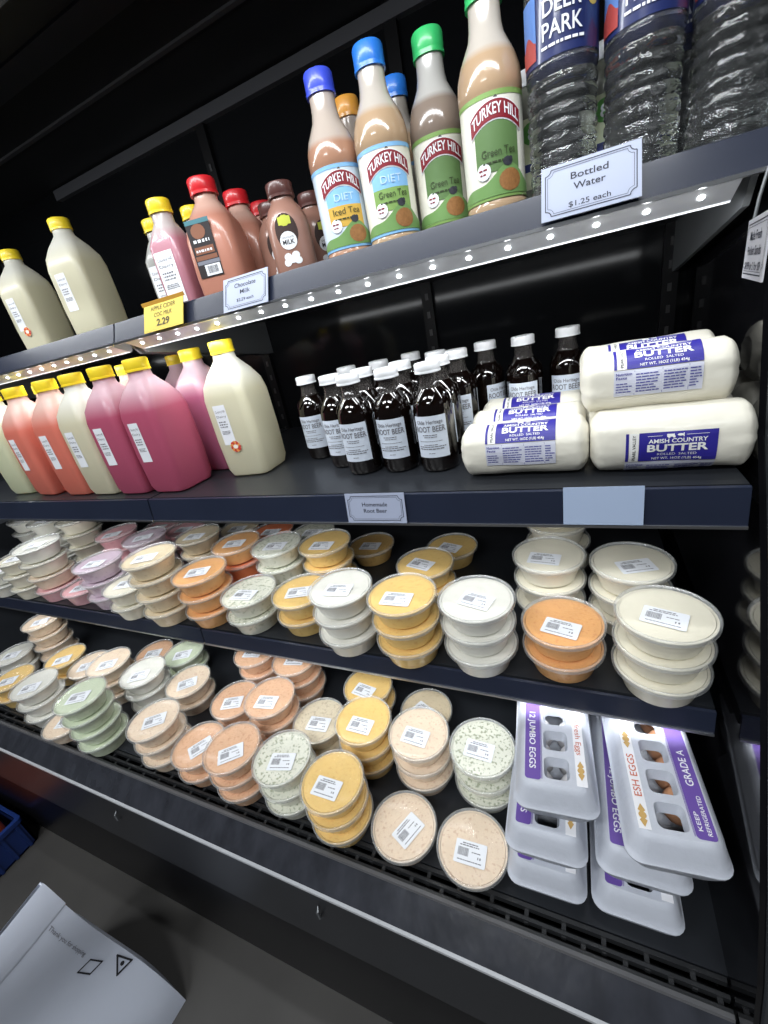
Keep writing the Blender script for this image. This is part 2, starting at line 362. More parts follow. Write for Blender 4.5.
# stacks: x, y, tubs (bottom to top flavour list or one flavour), label turn
S3ROWS = {
 'front': [(.098,.517,3,'cream',-14),(-.024,.532,2,'orange',-12),(-.145,.516,3,'white',-16),(-.265,.510,3,'yellow',4),(-.383,.513,3,'white',6),(-.503,.545,2,'yellow',14),
           (-.625,.528,2,'green-flecked white',8),(-.742,.527,3,'orange',20),(-.860,.512,4,'beige',24),(-.985,.514,2,'cream',20),(-1.106,.535,3,'lilac',18),(-1.226,.535,1,'pink',25),
           (-1.345,.533,['pink','peach','cream','white'],30),(-1.463,.527,3,'cream',20),(-1.585,.520,2,'white',20)],
 'middle': [(.071,.637,3,'cream',20),(-.049,.648,3,'cream',-10),(-.282,.668,2,'yellow',-20),(-.505,.664,3,'yellow',10),(-.625,.649,3,'green-flecked white',12),
            (-.745,.650,['red-orange','red-orange','orange'],14),(-.905,.682,3,'beige',16),(-1.090,.662,3,'lilac',28),(-1.240,.682,3,'pink',26)],
 'back': [(-.040,.775,4,'cream',0),(-.266,.805,1,'yellow',-20),(-.470,.800,1,'mustard',0),(-.622,.785,2,'green-flecked white',5),(-.754,.785,2,'red-orange',5),
          (-.884,.805,2,'beige',10),(-1.090,.790,2,'pink',10),(-1.215,.805,2,'pink',10),(-1.420,.690,4,'cream',10),(-1.560,.680,4,'white',10),(-1.70,.69,4,'white',10)]}
DKROWS = {
 'front': [(-.168,.378,1,'peach',-2),(-.285,.371,1,'peach',64),(-.394,.360,3,'yellow',4),(-.513,.370,3,'green-flecked white',14),(-.631,.363,3,'salmon',44),(-.757,.368,2,'salmon',56),
           (-.879,.369,3,'peach',34),(-1.093,.350,4,'pale green',30),(-1.245,.345,1,'peach',30),(-1.365,.365,3,'white',32),(-1.560,.385,2,'yellow',30)],
 'middle': [(-.161,.480,3,'green-flecked white',0),(-.279,.481,3,'peach',0),(-.397,.486,3,'yellow',-4),(-.515,.490,2,'speckled beige',10),(-.633,.488,3,'salmon',14),(-.760,.490,2,'salmon',24),
            (-.940,.508,2,'peach',36),(-1.055,.476,3,'white',28),(-1.205,.480,3,'peach',34),(-1.335,.486,2,'peach',34),(-1.468,.492,2,'yellow',36),(-1.70,.46,2,'white',30)],
 'back': [(-.312,.602,1,'beige',-25),(-.448,.603,2,'yellow',-6),(-.645,.606,3,'salmon',10),(-.772,.608,3,'salmon',10),(-1.05,.594,2,'pale green',26),(-1.215,.605,1,'salmon',30),(-1.620,.540,4,'peach',34)]}
ORD = ['first', 'second', 'third', 'fourth', 'fifth', 'sixth', 'seventh', 'eighth', 'ninth', 'tenth', 'eleventh', 'twelfth', 'thirteenth', 'fourteenth', 'fifteenth']
def stacks(rows, z0, place_, group):
    pts = [[p[0], p[1]] for r in rows.values() for p in r]
    for _ in range(60):                      # neighbours touch but do not overlap
        for i in range(len(pts)):
            for j in range(i):
                dx = pts[i][0]-pts[j][0]; dy = pts[i][1]-pts[j][1]; d = math.hypot(dx, dy)
                if d < .1195:
                    k = (.1195-d)/2/d
                    pts[i][0] += dx*k; pts[i][1] += dy*k; pts[j][0] -= dx*k; pts[j][1] -= dy*k
    it = iter(pts); rnd = random.Random(11)
    for rname, row in rows.items():
        for si, s_ in enumerate(row):
            x, y = next(it)
            if isinstance(s_[2], list): fl_, turn = s_[2], s_[3]
            else: fl_, turn = [s_[3]]*s_[2], s_[4]
            n_ = len(fl_)
            for k, fv in enumerate(fl_):
                if n_ == 1: lv = 'single'
                else: lv = 'topmost' if k == n_-1 else ('bottom' if k == 0 else ('second lowest' if k == 1 and n_ == 4 else ('middle' if n_ == 3 else 'second highest')))
                lb = f'{lv} {fv} dip tub, {ORD[si]} stack from right, {rname} row, {place_}'
                jx, jy = (0, 0) if k == 0 else (rnd.uniform(-.0010, .0010), rnd.uniform(-.0010, .0010))
                t = thing('dip_tub', lb, 'dip tub', (x+jx, y+jy, z0+k*(PITCH+.0002)+.0006), math.radians(turn), group)
                ob('tub', FM[fv][0], t); ob('dip', FM[fv][1], t); ob('lid', lid_me, t)
                if k == n_-1:
                    l = ob('price_label', lab_me, t, (rnd.uniform(-.004, .004), -.012+rnd.uniform(-.006, .006), 0), rnd.uniform(-.08, .08)); ob('label_print', print_me, l)
stacks(S3ROWS, Z3, 'upper dip shelf', 'dip tubs on the upper dip shelf')
stacks(DKROWS, ZD, 'bottom deck', 'dip tubs on the bottom deck')
# ------------------------------------------------------------------ bottles and jugs
EPS = .0006                                   # things stand this much proud of the surface below them
def cap_geo(r, z0, z1, ribs=28):
    g = G(); n = ribs*2
    def ring(rad, z, k=0): return [((rad+(k if j % 2 else 0))*math.cos(2*math.pi*j/n), (rad+(k if j % 2 else 0))*math.sin(2*math.pi*j/n), z) for j in range(n)]
    h = z1-z0
    g.loft([ring(r*1.02, z0), ring(r*1.02, z0+h*.16), ring(r*.97, z0+h*.17), ring(r*.97, z0+h*.22), ring(r, z0+h*.24, -r*.04), ring(r, z0+h*.88, -r*.04), ring(r*.93, z1-h*.02), ring(r*.8, z1)])
    return g
def sq_body(levels, n=5):
    """levels of (z, half width, half depth, corner radius)"""
    return G().loft([rrect(a, b, c, z, n) for z, a, b, c in levels])
jug_g = sq_body([(0, .036, .036, .016), (.003, .042, .042, .016), (.016, .0455, .0455, .015), (.075, .0470, .0470, .015), (.150, .0465, .0465, .016), (.172, .0435, .0435, .018),
                 (.192, .0345, .0345, .020), (.206, .0255, .0255, .020), (.214, .0205, .0205, .0200), (.222, .0195, .0195, .0194), (.230, .0195, .0195, .0194)])
jugcap_me = cap_geo(.0215, .224, .246).mesh('cap', yellowcap, 50)
JUGC = {'pale lemon': (lin(222, 217, 190), lin(226, 225, 216)), 'magenta pink': (lin(190, 92, 120), lin(216, 180, 190)), 'salmon pink': (lin(226, 130, 112), lin(228, 196, 184)),
        'pinkish purple': (lin(186, 104, 136), lin(220, 190, 200)), 'pale green-white': (lin(218, 222, 190), lin(228, 228, 214))}
jug_me = {k: jug_g.mesh('bottle', fill_mat('jug_'+k.replace(' ', '_').replace('-', '_'), a, b, .176, .02, rough=.33, transl=.30, coat=.12), 40) for k, (a, b) in JUGC.items()}
def sticker(parent, fn_plate, fn_print, u, v0, v1, wd, rnd, words=(), name='label'):
    g = G(); band(g, u-wd/2, u+wd/2, v0, v1, fn_plate, 4)
    o = ob(name, g.mesh(name, paper, 0), parent)
    p = G(); H_ = v1-v0
    y = v1-H_*.10
    for wtxt in words:
        lettering(p, wtxt, u, y-.006, wd*.8, .0045, fn_print); y -= .009
    for blk, hh in ((3, .0022), (3, .0012)):
        y -= .004
        for k in range(blk):
            dashes(p, u-wd*.36, u+wd*.36, y-hh, hh, fn_print, rnd, 0, .001, .004); y -= hh*2.1
    ob('lettering', p.mesh('lettering', greyink, 0), o)
    return o
frs = G()
fruit_cols = [mat('fruit_red', lin(196, 60, 50), .5), mat('fruit_orange', lin(226, 150, 80), .5), mat('fruit_white', lin(240, 232, 220), .5)]
for i in range(11):
    a = 2*math.pi*i/11; disc(frs, .0075*math.cos(a), .0075*math.sin(a), .0042, .0036, flatY(-.0004 - .00003*i), 9, i % 2)
disc(frs, 0, 0, .0115, .0115, flatY(-.0001), 20, 2); disc(frs, 0, 0, .0055, .004, flatY(-.0009), 12, 2)
fruit_me = frs.mesh('fruit_sticker', fruit_cols, 0)
def jug(label, colour, x, y, z, rz, sticker_kind=1, fruit=False, group=None, cap=True):
    t = thing('juice_jug', label, 'jug', (x, y, z+EPS), math.radians(rz), group)
    ob('bottle', jug_me[colour], t)
    if cap: ob('cap', jugcap_me, t)
    rnd = random.Random(hash(round(x*1000)) % 999)
    if sticker_kind:
        yf = -.0474
        sticker(t, flatY(yf), flatY(yf-.0004), -.012, .066, .140, .026, rnd, ('Country Hill', 'Dairy'))
        if fruit: ob('fruit_sticker', fruit_me, t, (-.002, yf-.0006, .062))
    return t
GJ = 'half-gallon juice jugs on the root beer shelf'
jug('pale lemon juice jug with a round fruit sticker, yellow cap, nearest the root beer', 'pale lemon', -.590, .640, Z2, 6, fruit=True, group=GJ)
jug('largest-looking magenta pink juice jug, yellow cap, in front row beside the purple jug', 'magenta pink', -.728, .566, Z2, 0, group=GJ)
jug('magenta pink juice jug with white label between two jugs, beside the lemon one', 'magenta pink', -.826, .562, Z2, 0, group=GJ)
jug('pale lemon juice jug squeezed between magenta and salmon jugs in the front row', 'pale lemon', -.923, .564, Z2, 0, group=GJ)
jug('salmon pink juice jug directly left of the pale lemon jug in the front row', 'salmon pink', -1.020, .566, Z2, 0, group=GJ)
jug('wide salmon pink juice jug near the left edge, second from the left end', 'salmon pink', -1.155, .572, Z2, -4, group=GJ)
jug('pale green-white juice jug cut off by the left edge of the picture', 'pale green-white', -1.290, .585, Z2, 0, sticker_kind=0, group=GJ)
jug('pinkish purple juice jug in second row, between the magenta and lemon jugs', 'pinkish purple', -.714, .682, Z2, 0, sticker_kind=0, group=GJ)
jug('salmon juice jug in second row behind the magenta jugs', 'salmon pink', -.925, .690, Z2, 0, sticker_kind=0, group=GJ)
jug('purple juice jug in third row, only its cap showing behind the purple jug', 'pinkish purple', -.890, .800, Z2, 0, sticker_kind=0, group=GJ)
jug('salmon juice jug in second row behind the two salmon jugs', 'salmon pink', -1.28, .700, Z2, 0, sticker_kind=0, group=GJ)
GT = 'lemonade jugs on the top shelf'
jug('tall pale lemonade jug with yellow cap standing alone on the top shelf', 'pale lemon', -.955, .700, Z1, 12, group=GT).scale = (.92, .92, .93)
jug('pale lemonade jug with fruit sticker at the left end of the top shelf', 'pale lemon', -1.190, .722, Z1, 8, fruit=True, group=GT).scale = (.92, .92, .93)

# slim pint bottles with yellow caps
pint_g = sq_body([(0, .022, .022, .010), (.004, .027, .027, .010), (.05, .0285, .0285, .010), (.098, .0280, .0280, .011), (.118, .0215, .0215, .014), (.130, .0165, .0165, .0160), (.146, .0160, .0160, .0158)])
pcap_me = cap_geo(.0185, .142, .162).mesh('cap', yellowcap, 50)
pint_me = {k: pint_g.mesh('bottle', fill_mat('pint_'+k, a, b, .112, .01, transl=.2), 40) for k, (a, b) in {'pink': (lin(186, 128, 142), lin(206, 196, 194)), 'clear': (lin(170, 170, 165), lin(200, 200, 196))}.items()}
for lb, k, x, y in (('slim pink drink bottle with yellow cap and tall white label, top shelf', 'pink', -.616, .632), ('slim drink bottle with yellow cap behind the red-capped jug', 'pink', -.618, .705), ('pale slim bottle with yellow cap at the left behind the pink one', 'clear', -.700, .690)):
    t = thing('drink_bottle', lb, 'bottle', (x, y, Z1+EPS), .15, 'slim yellow-capped bottles')
    ob('bottle', pint_me[k], t); ob('cap', pcap_me, t)
    sticker(t, flatY(-.0287), flatY(-.0291), -.002, .012, .088, .036, random.Random(5), ('Country Hill', 'Dairy'))

# red-capped tea jugs, one behind the other
red = mat('red_cap', lin(206, 36, 44), .35, coat=.3)
rj_g = sq_body([(0, .034, .034, .014), (.004, .039, .039, .014), (.04, .0410, .0410, .016), (.088, .0405, .0405, .018), (.108, .0370, .0370, .022), (.124, .0290, .0290, .024), (.134, .0220, .0220, .0215), (.140, .0180, .0180, .0178), (.150, .0175, .0175, .0173)])
rj_me = rj_g.mesh('bottle', fill_mat('tea_jug', lin(196, 136, 116), lin(216, 176, 160), .122, .008, transl=.22, coat=.3), 40)
rcap_me = cap_geo(.0212, .148, .170).mesh('cap', red, 50)
lbk = mat('label_black', lin(40, 34, 36), .5); lbr = mat('label_brown', lin(130, 84, 62), .5); lbt = mat('label_teal', lin(70, 120, 130), .5); lbg = mat('label_grey', lin(122, 124, 134), .5)
for i, (x, y) in enumerate(((-.534, .650), (-.545, .742), (-.560, .834))):
    t = thing('tea_jug', ['amber drink jug with red cap and dark picture label, front of its column', 'amber drink jug with red cap, second in its column', 'amber drink jug with red cap, hindmost of its column'][i], 'jug', (x, y, Z1+EPS), .28, 'red-capped drink jugs')
    ob('bottle', rj_me, t); ob('cap', rcap_me, t)
    if i == 0:
        g = G(); fn = flatY(-.0416); band(g, -.028, .012, .034, .112, fn, 4, 0)
        f2 = flatY(-.0419); disc(g, -.010, .096, .012, .010, f2, 14, 1); band(g, -.028, .012, .106, .112, f2, 2, 2); band(g, -.026, .010, .058, .064, f2, 2, 1); band(g, -.026, .012, .052, .057, f2, 2, 3); band(g, -.024, .008, .066, .076, f2, 2, 1)
        l = ob('picture_label', g.mesh('picture_label', [lbk, lbr, lbt, lbg], 0), t)
        g = G(); band(g, -.016, .010, .036, .051, flatY(-.0420), 2, 0); u = -.012
        rr = random.Random(4)
        while u < .006:
            b_ = rr.choice((.0005, .001)); band(g, u, u+b_, .039, .049, flatY(-.0423), 1, 1); u += b_+.0008
        ob('barcode', g.mesh('barcode', [paper, ink], 0), l)
        g = G(); dashes(g, -.022, .006, .0815, .004, flatY(-.0421), random.Random(6)); dashes(g, -.022, .006, .069, .003, flatY(-.0421), random.Random(7)); ob('lettering', g.mesh('lettering', paper, 0), l)

# chocolate milk bottles
brcap = mat('brown_cap', lin(92, 58, 54), .35, coat=.3)
ch_me = G().lathe([(.024, 0), (.0295, .003), (.0315, .012), (.0318, .040), (.0318, .070), (.0300, .083), (.0240, .095), (.0180, .102), (.0170, .106), (.0170, .112)], 40).mesh('bottle', mat('chocolate_milk', lin(150, 112, 98), .30, coat=.3, var=.06, vscale=20), 40)
ccap_me = cap_geo(.0195, .108, .127).mesh('cap', brcap, 50)
def choc(label, x, y, rz):
    t = thing('chocolate_milk_bottle', label, 'bottle', (x, y, Z1+EPS), rz, 'chocolate milk bottles')
    ob('bottle', ch_me, t); ob('cap', ccap_me, t)
    fn = cyl(.0318, .0005); f2 = cyl(.0318, .0009); f3 = cyl(.0318, .0013)
    g = G(); disc(g, 0, .062, .017, .022, fn, 20, 0)
    l = ob('label', g.mesh('label', mat('label_darkbrown', lin(52, 34, 30), .5), 0), t)
    g = G(); disc(g, 0, .050, .0125, .0115, f2, 18, 0); [disc(g, a, .026+b, .006, .005, fn, 10, 0) for a, b in ((-.006, .004), (.006, .005), (0, 0), (-.008, -.003), (.008, -.002))]
    ob('white_patch', g.mesh('white_patch', paper, 0), l)
    g = G(); band(g, -.009, .009, .070, .080, f2, 6, 0); disc(g, 0, .075, .008, .007, f2, 10, 0); ob('green_logo', g.mesh('green_logo', mat('logo_lime', lin(190, 196, 70), .5), 0), l)
    g = G(); lettering(g, 'CHOCOLATE', 0, .053, .017, .0026, f3); lettering(g, 'MILK', 0, .0455, .017, .006, f3, .02); ob('lettering', g.mesh('lettering', ink, 0), l)
choc('chocolate milk bottle with brown cap, front one beside the tea bottles', -.398, .650, .42)
choc('chocolate milk bottle with brown cap, partly hidden behind the front one', -.398, .735, .9)
choc('chocolate milk bottle, hindmost, between the red-capped jugs and its twin', -.462, .712, .5)

# tall tea bottles with printed sleeves
capm = {'violet blue': mat('cap_violet_blue', lin(64, 84, 214), .35, coat=.3), 'blue': mat('cap_blue', lin(44, 120, 216), .35, coat=.3), 'green': mat('cap_green', lin(58, 190, 108), .35, coat=.3), 'orange': mat('cap_orange', lin(214, 150, 60), .35, coat=.3)}
teacap = cap_geo(.0188, .193, .217)
bt_g = G().lathe([(.026, 0), (.0325, .003), (.0345, .008), (.0345, .016), (.0335, .018), (.0335, .114), (.0345, .116), (.0348, .124), (.0335, .136), (.0295, .148), (.0235, .159), (.0192, .167), (.0172, .176), (.0165, .186), (.0165, .196)], 44)
TEA = {'amber': fill_mat('tea_amber', lin(196, 150, 124), lin(206, 192, 180), .140, .004, rough=.18, transl=.2, coat=.8),
       'honey': fill_mat('tea_honey', lin(200, 170, 138), lin(208, 200, 190), .150, .004, rough=.18, transl=.2, coat=.8),
       'grey': fill_mat('tea_grey', lin(150, 134, 122), lin(196, 194, 190), .150, .004, rough=.18, transl=.2, coat=.8)}
bred = mat('banner_red', lin(128, 26, 40), .4, coat=.3); skyb = mat('panel_blue', lin(130, 182, 226), .4); gold = mat('panel_gold', lin(206, 166, 72), .4)
lgreen = mat('panel_green', lin(126, 160, 88), .4); dgreen = mat('panel_dark_green', lin(92, 122, 74), .4); hill = mat('hill_green', lin(112, 150, 88), .4); basket = mat('basket_brown', lin(150, 104, 60), .5, var=.4, vscale=300)
sleeve_w = {'ice': mat('sleeve_ice', lin(206, 220, 232), .3, coat=.5), 'cream': mat('sleeve_cream', lin(230, 228, 216), .3, coat=.5)}
rockm = mat('label_rock', lin(84, 84, 78), .5)
def tea(label, liquid, cap, x, y, turn, kind=None, panel=None, flavour=None, sl='cream', edge=None):
    t = thing('tea_bottle', label, 'bottle', (x, y, Z1+EPS), math.atan2(-x, y)+turn, 'tall tea bottles')
    ob('bottle', bt_g.mesh('bottle', TEA[liquid], 40), t); ob('cap', teacap.mesh('cap', capm[cap], 50), t)
    r = .0335; L = [cyl(r, .0006+.0004*k) for k in range(5)]
    g = G(); band(g, -math.pi*r, math.pi*r, .0185, .1135, L[0], 40); s_ = ob('sleeve', g.mesh('sleeve', sleeve_w[sl], 40), t)
    for z_a, z_b in ((.109, .1135), (.0185, .0215)):
        g = G(); band(g, -math.pi*r, math.pi*r, z_a, z_b, L[1], 40); ob('sleeve_edge', g.mesh('sleeve_edge', edge or skyb, 40), s_)
    if not kind: return t
    u0, u1 = -.024, .024
    if kind == 'diet':
        g = G(); band(g, u0, u1, .068, .088, L[1]); ob('blue_panel', g.mesh('blue_panel', skyb), s_)
        g = G(); band(g, u0, u1, .044, .068, L[1]); ob('flavour_panel', g.mesh('flavour_panel', panel), s_)
    else:
        g = G(); band(g, u0, u1, .044, .090, L[1]); ob('flavour_panel', g.mesh('flavour_panel', panel), s_)
    g = G(); band(g, -.050, .046, .0216, lambda u: .036+.010*math.cos(u*55-.5)+.004*math.sin(u*130), L[2], 30); ob('green_hills', g.mesh('green_hills', hill), s_)
    g = G(); disc(g, .012, .034, .0125, .0105, L[3]); ob('picture', g.mesh('picture', basket, 0), s_)
    g = G(); disc(g, -.016, .046, .0078, .0078, L[3]); ob('white_roundel', g.mesh('white_roundel', paper, 0), s_)
    g = G(); dashes(g, -.021, -.011, .047, .0016, L[4], random.Random(2), 0, .002, .004); dashes(g, -.020, -.012, .043, .0014, L[4], random.Random(3), 0, .002, .004); ob('roundel_print', g.mesh('roundel_print', bred, 0), s_)
    g = G(); disc(g, .010, .051, .0055, .0045, L[3], 8); disc(g, .013, .053, .0022, .0022, L[4], 7); ob('cow', g.mesh('cow', mat('cow_dark', lin(50, 52, 60), .5), 0), s_)
    ar = lambda u: .090-.011*(u/.027)**2
    g = G(); band(g, -.014, .014, .096, lambda u: .1095-.012*abs(u/.014)+.0015*math.sin(u*900), L[1], 14); ob('mountain', g.mesh('mountain', rockm), s_)
    g = G(); band(g, -.0285, .0285, lambda u: ar(u)-.0012, lambda u: ar(u)+.0172, L[2], 16); ob('banner_outline', g.mesh('banner_outline', paper), s_)
    g = G(); band(g, -.0275, .0275, ar, lambda u: ar(u)+.016, L[3], 16); bn = ob('banner', g.mesh('banner', bred), s_)
    g = G(); lettering(g, 'TURKEY HILL', 0, .0940, .050, .0098, L[4], .015, arch=.0100); ob('lettering', g.mesh('lettering', paper, 0), bn)
    g = G()
    if kind == 'diet': lettering(g, 'DIET', .001, .073, .026, .0085, L[3]); ob('lettering', g.mesh('lettering', mat('ice_ink', lin(186, 214, 238), .5), 0), s_)
    g = G(); lettering(g, flavour, .001, .058, .036, .0075, L[3]); dashes(g, -.016, .016, .052, .0016, L[3], random.Random(1), 0, .002, .006)
    ob('flavour_lettering', g.mesh('flavour_lettering', mat('dark_green_ink', lin(50, 62, 34), .5), 0), s_)
    return t
tea('diet iced tea bottle with violet-blue cap, leftmost of the tea bottles', 'amber', 'violet blue', -.303, .650, .10, 'diet', gold, 'Iced Tea', 'ice')
tea('diet green tea bottle with bright blue cap', 'honey', 'blue', -.231, .648, .12, 'diet', lgreen, 'Green Tea', 'cream')
tea('green tea bottle with green cap standing slightly back, greyish contents', 'grey', 'green', -.166, .681, .06, 'plain', dgreen, 'Green Tea', 'cream', lgreen)
tea('green tea bottle nearest the water, tallest in view, green cap at the picture edge', 'honey', 'green', -.091, .632, .14, 'plain', dgreen, 'Green Tea', 'cream', lgreen)
tea('tea bottle behind, only its blue cap showing above the second tea bottle', 'honey', 'blue', -.236, .745, 0)
tea('tea bottle with orange cap behind the diet iced tea', 'amber', 'orange', -.308, .738, 0, sl='cream', edge=gold)

# small bottles with green roundel labels behind the water
for i, (x, y) in enumerate(((-.054, .702), (.027, .712))):
    t = thing('juice_bottle', ['small juice bottle with green round emblem, between tea and first water bottle', 'small juice bottle with green round emblem, between the two middle water bottles'][i], 'bottle', (x, y, Z1+EPS), math.atan2(-x, y), 'small juice bottles')
    ob('bottle', G().lathe([(.022, 0), (.027, .003), (.028, .02), (.028, .105), (.024, .118), (.016, .128), (.0150, .138)], 32).mesh('bottle', mat('juice_glass', lin(120, 122, 112), .2, coat=.5), 40), t)
    ob('cap', cap_geo(.0165, .134, .150).mesh('cap', white, 50), t)
    f0, f1, f2 = (cyl(.028, .0005+.0004*k) for k in range(3))
    g = G(); band(g, -.086, .086, .030, .100, f0, 28); l = ob('label', g.mesh('label', mat('label_lime_white', lin(206, 212, 178), .4)), t)
    g = G(); disc(g, 0, .085, .011, .011, f1); ob('green_roundel', g.mesh('green_roundel', mat('roundel_green', lin(80, 150, 60), .4), 0), l)
    g = G(); lettering(g, '8', 0, .079, .008, .012, f2, .02); ob('lettering', g.mesh('lettering', paper, 0), l)
    g = G(); band(g, -.086, .086, .048, .056, f1, 28); ob('blue_stripe', g.mesh('blue_stripe', mat('stripe_blue', lin(40, 52, 110), .4)), l)

# ribbed water bottles
water = mat('water_in_plastic', (.93, .96, .97), .02, trans=.975, ior=1.33, spec=.8, bump=.7, bscale=40, stretch=(1, 1, 2.2))
prof = [(.022, 0), (.030, .002), (.0335, .008)]
z = .012
while z < .108:
    k = 1 if z < .098 else .4
    prof += [(.0338, z), (.0338, z+.005), (.0322, z+.0075), (.0322, z+.0095)]; z += .012
prof += [(.0345, .112), (.0345, .114), (.0338, .115), (.0338, .168), (.0345, .170), (.0335, .180), (.027, .197), (.018, .209), (.0130, .214), (.0130, .222)]
wb_me = G().lathe(prof, 48).mesh('bottle', water, 60)
wcap_me = cap_geo(.0150, .217, .232).mesh('cap', white, 50)
dpb = mat('sleeve_navy', lin(34, 44, 92), .3, coat=.5); dpr = mat('sleeve_sunset', lin(170, 70, 66), .4); dps = mat('sleeve_sky', lin(92, 130, 196), .4); dpm = mat('sleeve_meadow', lin(196, 170, 80), .4)
def waterb(label, x, y, turn):
    t = thing('water_bottle', label, 'bottle', (x, y, Z1+EPS), math.atan2(-x, y)+turn, 'bottled water')
    ob('bottle', wb_me, t); ob('cap', wcap_me, t)
    r = .0338; L = [cyl(r, .0006+.0004*k) for k in range(4)]
    g = G(); band(g, -math.pi*r, math.pi*r, .116, .167, L[0], 40); s_ = ob('sleeve', g.mesh('sleeve', dpb), t)
    g = G(); band(g, -.048, -.026, .128, .167, L[1]); ob('sky_patch', g.mesh('sky_patch', dps), s_)
    g = G(); band(g, -.048, -.026, .120, lambda u: .137+.004*math.sin(u*300), L[2]); ob('sunset_patch', g.mesh('sunset_patch', dpr), s_)
    g = G(); disc(g, .029, .155, .008, .010, L[1]); ob('stag_patch', g.mesh('stag_patch', dpm, 0), s_)
    g = G(); lettering(g, 'DEER', -.001, .1465, .034, .0125, L[2], .012); lettering(g, 'PARK', -.001, .1300, .036, .0125, L[2], .012)
    dashes(g, -.020, .020, .1235, .0022, L[2], random.Random(2), 0, .002, .006); disc(g, .002, .1635, .004, .002, L[2], 6)
    ob('lettering', g.mesh('lettering', paper, 0), s_)
waterb('clear ribbed water bottle beside the tea, its label fully in view', -.0165, .622, .06)
waterb('clear ribbed water bottle directly above the right end of its price sign', .0565, .622, .10)
waterb('clear ribbed water bottle at the right end of the top shelf', .1290, .622, .25)
waterb('water bottle in second row, dark label showing between the front ones', .098, .698, .25)

# root beer bottles
rbglass = mat('root_beer_dark', (.004, .002, .0015), .06, spec=.7, coat=.8)
rbneck = clear('root_beer_neck', .35, (.10, .09, .085), .06)
rb_me = G().lathe([(.022, 0), (.0275, .002), (.0295, .008), (.0295, .092), (.0280, .102), (.0225, .114), (.0165, .122)], 36).mesh('bottle', rbglass, 40)
swirl = G()
for k in range(9):
    a0 = 2*math.pi*k/9
    swirl.tube([((r_+.0006)*math.cos(a0+.18*i), (r_+.0006)*math.sin(a0+.18*i), z_) for i, (r_, z_) in enumerate(((.0284, .1005), (.0262, .1075), (.0226, .1140)))], .0009, 5)
swirl_me = swirl.mesh('shoulder_ridges', rbglass)
rbn_me = G().lathe([(.0165, .122), (.0145, .128), (.0138, .136), (.0138, .146)], 28, True, True).mesh('neck', rbneck, 40)
rbcap_me = cap_geo(.0185, .143, .157, 24).mesh('cap', white, 50)
f0, f1 = cyl(.0295, .0005), cyl(.0295, .0009)
g = G(); band(g, -.0255, .0255, .024, .086, f0, 12); rbl_me = g.mesh('label', mat('root_beer_label', lin(206, 214, 226), .5))
g = G(); lettering(g, 'Olde Heritage', 0, .0745, .040, .0058, f1, .012); lettering(g, 'ROOT BEER', 0, .0630, .046, .0085, f1, .018)
rr = random.Random(8)
for v, h_, a, b in ((.0575, .0014, -.012, .012), (.0545, .0012, -.010, .010), (.0485, .0008, -.019, .019), (.0430, .0012, -.012, .012), (.0400, .0013, -.021, .021), (.0365, .0016, -.021, .021), (.030, .0010, -.006, .006)): dashes(g, a, b, v, h_, f1, rr, 0, .002, .006)
rbt_me = g.mesh('lettering', greyink, 0)
RB = [(-.328,.602,'left of the front three'),(-.264,.606,'middle of the front three'),(-.197,.600,'right of the front three'),(-.384,.642,'second from the left in a staggered row'),(-.470,.700,'leftmost of all'),
      (-.335,.668,'behind the left front bottle'),(-.408,.752,'far back on the left'),(-.271,.684,'behind the middle front bottle'),(-.346,.768,'far back, third from left'),(-.300,.822,'hindmost of the cluster'),
      (-.200,.664,'behind the right front bottle'),(-.186,.726,'third in the right-hand file'),(-.150,.790,'standing alone behind the butter, leftmost'),(-.085,.772,'behind the butter, label in full view, middle'),(-.018,.796,'behind the butter, rightmost'),(-.232,.762,'third in the middle file')]
for x, y, wh in RB:
    t = thing('root_beer_bottle', f'dark root beer bottle with white cap, {wh}', 'bottle', (x, y, Z2+EPS), math.atan2(-x, y)*.35+(.9 if 'standing alone' in wh else -.10), 'root beer bottles')
    ob('bottle', rb_me, t); ob('neck', rbn_me, t); ob('cap', rbcap_me, t); ob('shoulder_ridges', swirl_me, t); l = ob('label', rbl_me, t); ob('lettering', rbt_me, l)

